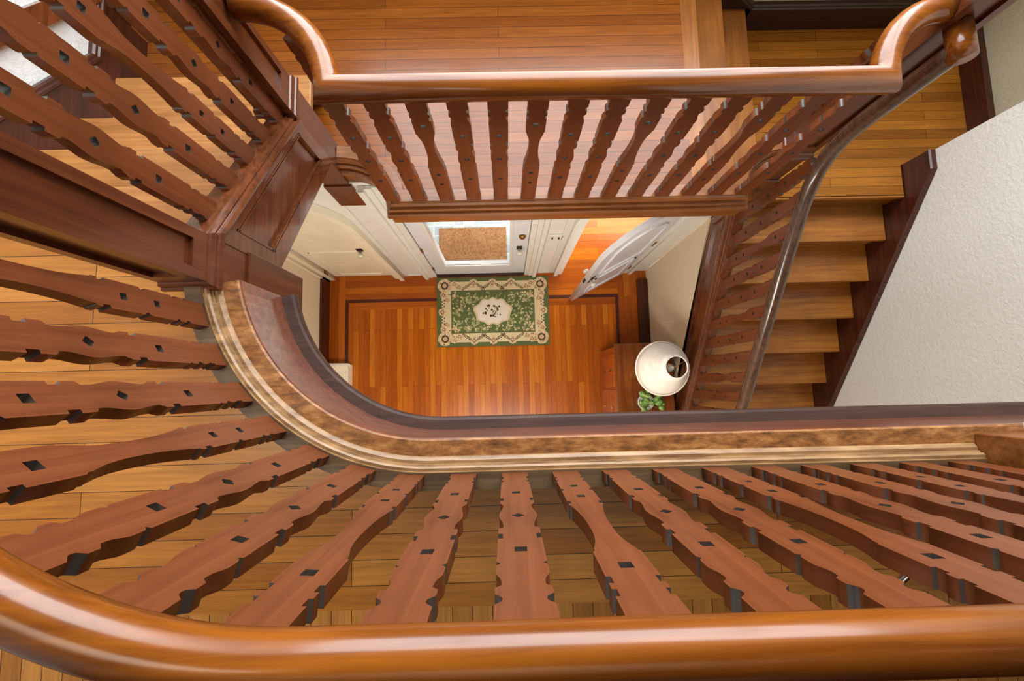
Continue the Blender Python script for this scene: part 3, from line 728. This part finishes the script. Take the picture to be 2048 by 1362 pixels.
# ------------------------------------------------------------------ rug
def rug():
    x0, x1, y0, y1 = -.720, .458, .395, 1.130
    NX, NY = 212, 132
    green = Vector(srgb(88, 98, 60)[:3]); cream = Vector(srgb(208, 190, 150)[:3]); pale = Vector(srgb(226, 214, 196)[:3]); dk = Vector(srgb(66, 56, 36)[:3]); sage = Vector(srgb(152, 152, 104)[:3]); blush = Vector(srgb(200, 164, 128)[:3])
    rnd = random.Random(3)
    Wd, Hd = x1-x0, y1-y0
    def blob_list(n, f): return [f(rnd) for _ in range(n)]
    spots = []
    def rosette(cx, cy, R, n=9, main=cream):
        for i in range(n):
            a = 2*PI*i/n; spots.append((cx+R*.62*math.cos(a), cy+R*.62*math.sin(a), R*.36, main if i % 2 else blush))
        spots.append((cx, cy, R*.34, blush))
        for i in range(n):
            a = 2*PI*(i+.5)/n; spots.append((cx+R*.42*math.cos(a), cy+R*.42*math.sin(a), R*.12, dk))
    for sx in (0, 1):
        for sy in (0, 1):
            cx = .085 if sx == 0 else Wd-.085; cy = .085 if sy == 0 else Hd-.085
            rosette(cx, cy, .076, 13)
            for q in range(14): spots.append((cx+rnd.uniform(-.07, .12)*(1 if sx == 0 else -1), cy+rnd.uniform(-.06, .11)*(1 if sy == 0 else -1), .006, dk))
            for (dx, dy) in ((.10, -.015), (-.015, .10), (.15, .02), (.02, .15)):
                rosette(cx+(dx if sx == 0 else -dx), cy+(dy if sy == 0 else -dy), .036, 7)
    for fx in (.33, .5, .67):
        for cy in (.062, Hd-.062):
            rosette(Wd*fx, cy, .046, 8)
            sgn = 1 if cy < .2 else -1
            for q in (-1, 1):
                for t in range(7):
                    spots.append((Wd*fx+q*(.035+t*.014), cy+sgn*(.01+.055*(t/6.0)**1.5), .0065, dk))
                    spots.append((Wd*fx+q*(.038+t*.012), cy+sgn*(.024+.045*(t/6.0)), .006, dk))
    for fy in (.5,):
        for cx in (.058, Wd-.058):
            rosette(cx, Hd*fy, .044, 8)
            for q in (-1, 1):
                for t in range(6): spots.append((cx+(.02 if cx < .3 else -.02)*(t % 2), Hd*fy+q*(.05+t*.015), .0075, dk))
    inner = []
    for _ in range(420):
        px, py = rnd.uniform(.17, Wd-.17), rnd.uniform(.165, Hd-.165)
        r = math.hypot((px-Wd/2)/.19, (py-Hd/2)/.135)
        if r < 1.15: continue
        a = rnd.uniform(0, PI); L = rnd.uniform(.008, .022)
        for t in (-1, 0, 1): inner.append((px+t*L*math.cos(a)*.6, py+t*L*math.sin(a)*.6, rnd.uniform(.005, .009), sage if rnd.random() < .7 else cream))
    for sx in (0, 1):
        for sy in (0, 1):
            for _ in range(16):
                u, v = rnd.uniform(0, .09), rnd.uniform(0, .075)
                if u/.09+v/.075 > 1.05: continue
                inner.append(((.165+u) if sx == 0 else Wd-.165-u, (.155+v) if sy == 0 else Hd-.155-v, .011, blush if rnd.random() < .5 else cream))
    med = []
    for _ in range(34):
        a = rnd.uniform(0, 2*PI); q = math.sqrt(rnd.random())*.72
        med.append((Wd/2+.15*q*math.cos(a), Hd/2+.095*q*math.sin(a), rnd.uniform(.006, .012), dk if rnd.random() < .62 else sage))
    me = bpy.data.meshes.new('rug'); vs, fs = [], []
    for j in range(NY+1):
        for i in range(NX+1): vs.append((x0+Wd*i/NX, y0+Hd*j/NY, ZG+.009))
    for j in range(NY):
        for i in range(NX):
            a = j*(NX+1)+i; fs.append((a, a+1, a+NX+2, a+NX+1))
    n0 = len(vs)
    vs += [(x0, y0, ZG), (x1, y0, ZG), (x1, y1, ZG), (x0, y1, ZG)]
    c = [0, NX, (NY+1)*(NX+1)-1, NY*(NX+1)]
    for i in range(4): fs.append((c[i], n0+i, n0+(i+1) % 4, c[(i+1) % 4]))
    me.from_pydata(vs, [], fs)
    grid = {}
    for lst in (spots, inner, med):
        for s in lst:
            for gi in range(int((s[0]-s[2])/.05), int((s[0]+s[2])/.05)+1):
                for gj in range(int((s[1]-s[2])/.05), int((s[1]+s[2])/.05)+1): grid.setdefault((gi, gj), []).append(s)
    at = me.color_attributes.new('pile', 'FLOAT_COLOR', 'CORNER')
    data = []
    for p in me.polygons:
        u = p.center.x-x0; v = p.center.y-y0
        e = min(u, Wd-u, v, Hd-v)
        eu, ev = min(u, Wd-u), min(v, Hd-v)
        if eu < .048 or ev < .042: col = green
        elif eu < .150 or ev < .140: col = cream
        elif eu < .156 or ev < .146: col = dk*.8+green*.4
        else:
            r = math.hypot((u-Wd/2)/.175, (v-Hd/2)/.125)
            wob = .06*math.sin(9*math.atan2(v-Hd/2, u-Wd/2))
            col = pale if r < 1+wob else (cream if r < 1.14+wob else green*1.1)
        for s in grid.get((int(u/.05), int(v/.05)), ()):
            if (u-s[0])**2+(v-s[1])**2 < s[2]**2: col = s[3]
        data += [(col[0], col[1], col[2], 1.0)]*p.loop_total
    at.data.foreach_set('color', [x for c in data for x in c])
    return me
tag(link('rug', rug(), M['rug']), 'green and cream floral rug lying in front of the glass door', 'rug')

# ------------------------------------------------------------------ chest, lamp, plant
ch = thing('chest', (1.20, -.25, ZG), 'brown wooden chest against the hall wall with small knobs on its front', 'chest')
CZ = -3.835
shift(obj('body', box(BM(), .965, 1.40, -.86, .30, ZG+.06, CZ-.025), M['chest_front']), ch)
shift(obj('top', box(BM(), .945, 1.45, -.88, .325, CZ-.025, CZ), M['chest_top'], None, False, .006), ch)
for y0, y1, z0, z1, out_ in ((-.05, .24, -4.06, -3.90, .02), (-.40, -.08, -4.06, -3.90, .012), (-.05, .24, -4.46, -4.09, .012), (-.40, -.08, -4.46, -4.09, .012)):
    dr = shift(obj('drawer', box(BM(), .965-out_, .966, y0, y1, z0, z1), M['chest_front'], None, False, .003), ch)
    b = BM(); zc_ = (z0+z1)/2; yc = (y0+y1)/2; box(b, .965-out_-.022, .965-out_, yc-.012, yc+.012, zc_-.006, zc_+.006)
    kn = obj('knob', b, M['brass'], None, False, .003); kn.parent = dr
for x in (.98, 1.36):
    for y in (-.84, .25): shift(obj('foot', box(BM(), x, x+.04, y, y+.04, ZG, ZG+.07), M['chest_front']), ch)
LX, LY = 1.20, .085
lm = thing('table_lamp', (LX, LY, CZ), 'table lamp with a big cream cloth shade standing on the wooden chest', 'lamp')
lb = obj('lamp_base', lathe(BM(), [(.085, 0), (.085, .02), (.05, .035), (.03, .06), (.06, .12), (.085, .20), (.075, .28), (.035, .36), (.016, .40), (.012, .52)], 0, 0, 24), M['brass'], lm, True)
zs0, zs1 = .445, .735
seg = 40; b = BM(); rings = []
for z, r in ((zs0, .205), (zs0+.05, .188), (zs0+.13, .148), (zs0+.22, .105), (zs1, .078)):
    rings.append([b.verts.new((r*(1-.012*abs(math.cos(4*2*PI*j/seg)))*math.cos(2*PI*j/seg), r*(1-.012*abs(math.cos(4*2*PI*j/seg)))*math.sin(2*PI*j/seg), z)) for j in range(seg)])
for A, B in zip(rings, rings[1:]):
    for j in range(seg): b.faces.new((A[j], A[(j+1) % seg], B[(j+1) % seg], B[j]))
sh = obj('lamp_shade', b, M['shade'], lm, True); sm = sh.modifiers.new('solid', 'SOLIDIFY'); sm.thickness = .003
b = BM(); tube(b, [(.206*math.cos(2*PI*j/60), .206*math.sin(2*PI*j/60), zs0+.004*(j % 2)) for j in range(61)], .006, 6); f = obj('lower_trim', b, M['shade'], None, True); f.parent = sh; b = BM(); tube(b, [(.079*math.cos(2*PI*j/30), .079*math.sin(2*PI*j/30), zs1) for j in range(31)], .004, 6)
f = obj('upper_trim', b, M['shade'], None, True); f.parent = sh
b = BM()
for i in range(3): tube(b, [(0, 0, zs1-.02), (.077*math.cos(2*PI*i/3+.6), .077*math.sin(2*PI*i/3+.6), zs1-.004)], .0028, 6)
lathe(b, [(.006, zs1-.02), (.010, zs1-.01), (.006, zs1+.012), (.002, zs1+.016)], 0, 0, 10)
obj('spider', b, M['brass'], lm)
b = BM(); tube(b, [(0, .018, .50), (0, .055, .58), (0, .055, .66), (0, .02, .71), (0, -.02, .71), (0, -.055, .66), (0, -.055, .58), (0, -.018, .50)], .003, 6)
obj('harp', b, M['black'], lm)
obj('bulb', lathe(BM(), [(.012, .50), (.014, .53), (.026, .57), (.030, .60), (.022, .63), (.004, .64)], 0, 0, 16), M['paint'], lm, True)

pt = thing('potted_plant', (1.165, -.185, CZ), 'leafy green pot plant on the chest under the edge of the cream lampshade', 'plant')
obj('pot', lathe(BM(), [(.05, 0), (.065, .10), (.07, .11), (.062, .11), (.05, .02)], 0, 0, 20), M['paint'], pt, True)
b = BM()
rl = random.Random(5)
for i in range(26):
    a = rl.uniform(0, 2*PI); rr = rl.uniform(.03, .115); z = .20+rl.uniform(0, .10)-.25*rr
    cx, cy = rr*math.cos(a), rr*math.sin(a)
    L, Wl = rl.uniform(.026, .036), rl.uniform(.018, .025)
    ax = Vector((math.cos(a), math.sin(a), rl.uniform(-.5, .2))).normalized(); si = ax.cross(Vector((0, 0, 1))).normalized(); nn = si.cross(ax)
    ring = [b.verts.new(Vector((cx, cy, z))+ax*L*math.cos(t*PI/5)+si*Wl*math.sin(t*PI/5)*(1-.25*math.cos(t*PI/5))-nn*.004) for t in range(10)]
    cen = b.verts.new(Vector((cx, cy, z))+nn*.004)
    for t in range(10): b.faces.new((cen, ring[t], ring[(t+1) % 10]))
lv = obj('leaves', b, M['leaf'], pt, True); lv.modifiers.new('solid', 'SOLIDIFY').thickness = .0012
b = BM()
for i in range(9):
    a = 2*PI*i/9; tube(b, [(0, 0, .08), (.03*math.cos(a), .03*math.sin(a), .16), (.07*math.cos(a), .07*math.sin(a), .21)], .0025, 5)
obj('stems', b, M['leaf'], pt)

# ------------------------------------------------------------------ radiator cover
rc = thing('floor_vent', (-1.74, -.1, ZG), 'low cream louvred vent box on the floor against the left hall wall', 'vent')
VZ = -4.46
shift(obj('body', box(BM(), -1.87, -1.60, -.55, .235, ZG, VZ), M['cream'], None, False, .003), rc)
shift(obj('lip', tube(BM(), [(-1.87, .243, VZ), (-1.60, .236, VZ), (-1.583, .228, VZ), (-1.582, .212, VZ)], .010, 8), M['paint'], None, True), rc)
b = BM(); frame_rect(b, -1.845, -1.62, -.50, .16, 0, .004, .004)
for v in b.verts: v.co = (v.co.x, v.co.z, VZ+v.co.y)
shift(obj('grille_frame', b, M['paint']), rc)
b = BM()
for i in range(14): box(b, -1.84, -1.65, .10-i*.022, .112-i*.022, VZ, VZ+.004)
shift(obj('grille', b, M['stucco_recess']), rc)

# ------------------------------------------------------------------ steel rail upstairs
tr = thing('metal_rod', (1.15, -.55, ZU), 'short bright steel rod on the upper floor behind the right balusters', 'rod')
shift(obj('tube', tube(BM(), [(1.03, -.665, ZU+.07), (1.34, -.425, ZU+.07)], .011, 12), M['steel'], None, True), tr)
for q in ((1.04, 1.08, -.66, -.62), (1.28, 1.32, -.475, -.435)): shift(obj('foot', box(BM(), *q, ZU, ZU+.065), M['black']), tr)

# ------------------------------------------------------------------ what the room shell is
SHELL = {
 'floor_upper': ('golden oak board floor upstairs behind the curved railing', 'floor'),
 'floor_upper_border': ('strip of oak boards laid crosswise along the upstairs floor edge', 'floor'),
 'floor_platform': ('shiny orange oak floor of the platform behind the straight railing', 'floor'),
 'floor_platform_border': ('single oak border board at the platform edge above the three low steps', 'floor'),
 'floor_landing': ('oak floor of the lower landing at the top of the long right flight', 'floor'),
 'floor_landing_recess': ('oak floor strip of the landing beside the tan recess wall', 'floor'),
 'floor': ('orange fir hall floor with a dark inlay line around the rug', 'floor'),
 'floor_parlour': ('bright orange floor seen through the doorway behind the ajar white door', 'floor'),
 'floor_porch': ('pale square tiles outside the glass front door', 'floor'),
 'floor_stairs_below': ('hall floor at the foot of the long right flight', 'floor'),
 'wall_left': ('cream plaster wall on the left side of the downstairs hall', 'wall'),
 'wall_right': ('cream plaster wall under the panelled board of the right flight', 'wall'),
 'wall_stairs': ('large white stucco wall beside the long right flight', 'wall'),
 'wall_recess': ('tan plaster wall at the far right of the lower landing', 'wall'),
 'wall_back': ('wall behind the lower landing above its dark baseboard', 'wall'),
 'wall_flight': ('white stucco wall beside the short pale steps at top left', 'wall'),
 'wall_alcove': ('plaster wall beyond the top left corner of the platform', 'wall'),
 'wall_gallery': ('white plaster wall end beside the plain newel at right', 'wall'),
 'wall_rear': ('rear wall of the downstairs hall under the upper floor', 'wall'),
 'wall_rear_upper': ('unseen rear wall of the upstairs hall, made dark to cut bounced light', 'wall'),
 'wall_front': ('white hall wall holding the three doorways', 'wall'),
 'ceiling': ('unseen ceiling above the stair well, made dark to cut bounced light', 'ceiling'),
 'window_1': ('tall stair window frame above the landing wall', 'window'),
 'door_1': ('white front door with one large glass pane', 'door'),
 'door_2': ('cream closet door with an arched head at left of the hall', 'door'),
 'door_3': ('white arched door standing ajar at right of the hall', 'door'),
 'baseboard_flight': ('dark raked baseboard beside the short pale steps', 'baseboard'),
 'baseboard_alcove': ('dark baseboard at the far left edge of the platform', 'baseboard'),
 'baseboard_back': ('dark baseboard along the back of the lower landing', 'baseboard'),
 'baseboard_recess': ('dark baseboard under the tan recess wall', 'baseboard'),
 'baseboard_left': ('dark baseboard on the left side of the downstairs hall', 'baseboard'),
 'baseboard_right': ('dark baseboard strip on the right side of the downstairs hall', 'baseboard'),
 'trim_1': ('oak nosing along the front edge of the lower landing', 'trim'),
 'trim_2': ('moulded cap on the baseboard beside the short pale steps', 'trim'),
 'trim_3': ('brown raked band on the white stucco wall at top left', 'trim'),
 'trim_4': ('moulded cap on the baseboard behind the lower landing', 'trim'),
 'trim_5': ('dark raked skirting behind the three low steps', 'trim'),
 'trim_6': ('flat cream casing around the arched closet door', 'trim'),
 'trim_7': ('raised outer moulding around the arched closet door', 'trim'),
 'trim_8': ('flat white casing around the doorway with the ajar door', 'trim'),
 'trim_9': ('raised outer moulding around the doorway with the ajar door', 'trim'),
 'trim_10': ('white stepped casing on both sides of the glass front door', 'trim'),
 'trim_11': ('thin panel mouldings on the pilasters beside the front door', 'trim'),
 'trim_12': ('dark wooden sill under the glass front door', 'trim'),
}
for n_, (lb_, ct_) in SHELL.items():
    o_ = bpy.data.objects.get(n_)
    if o_: o_['label'] = lb_; o_['category'] = ct_
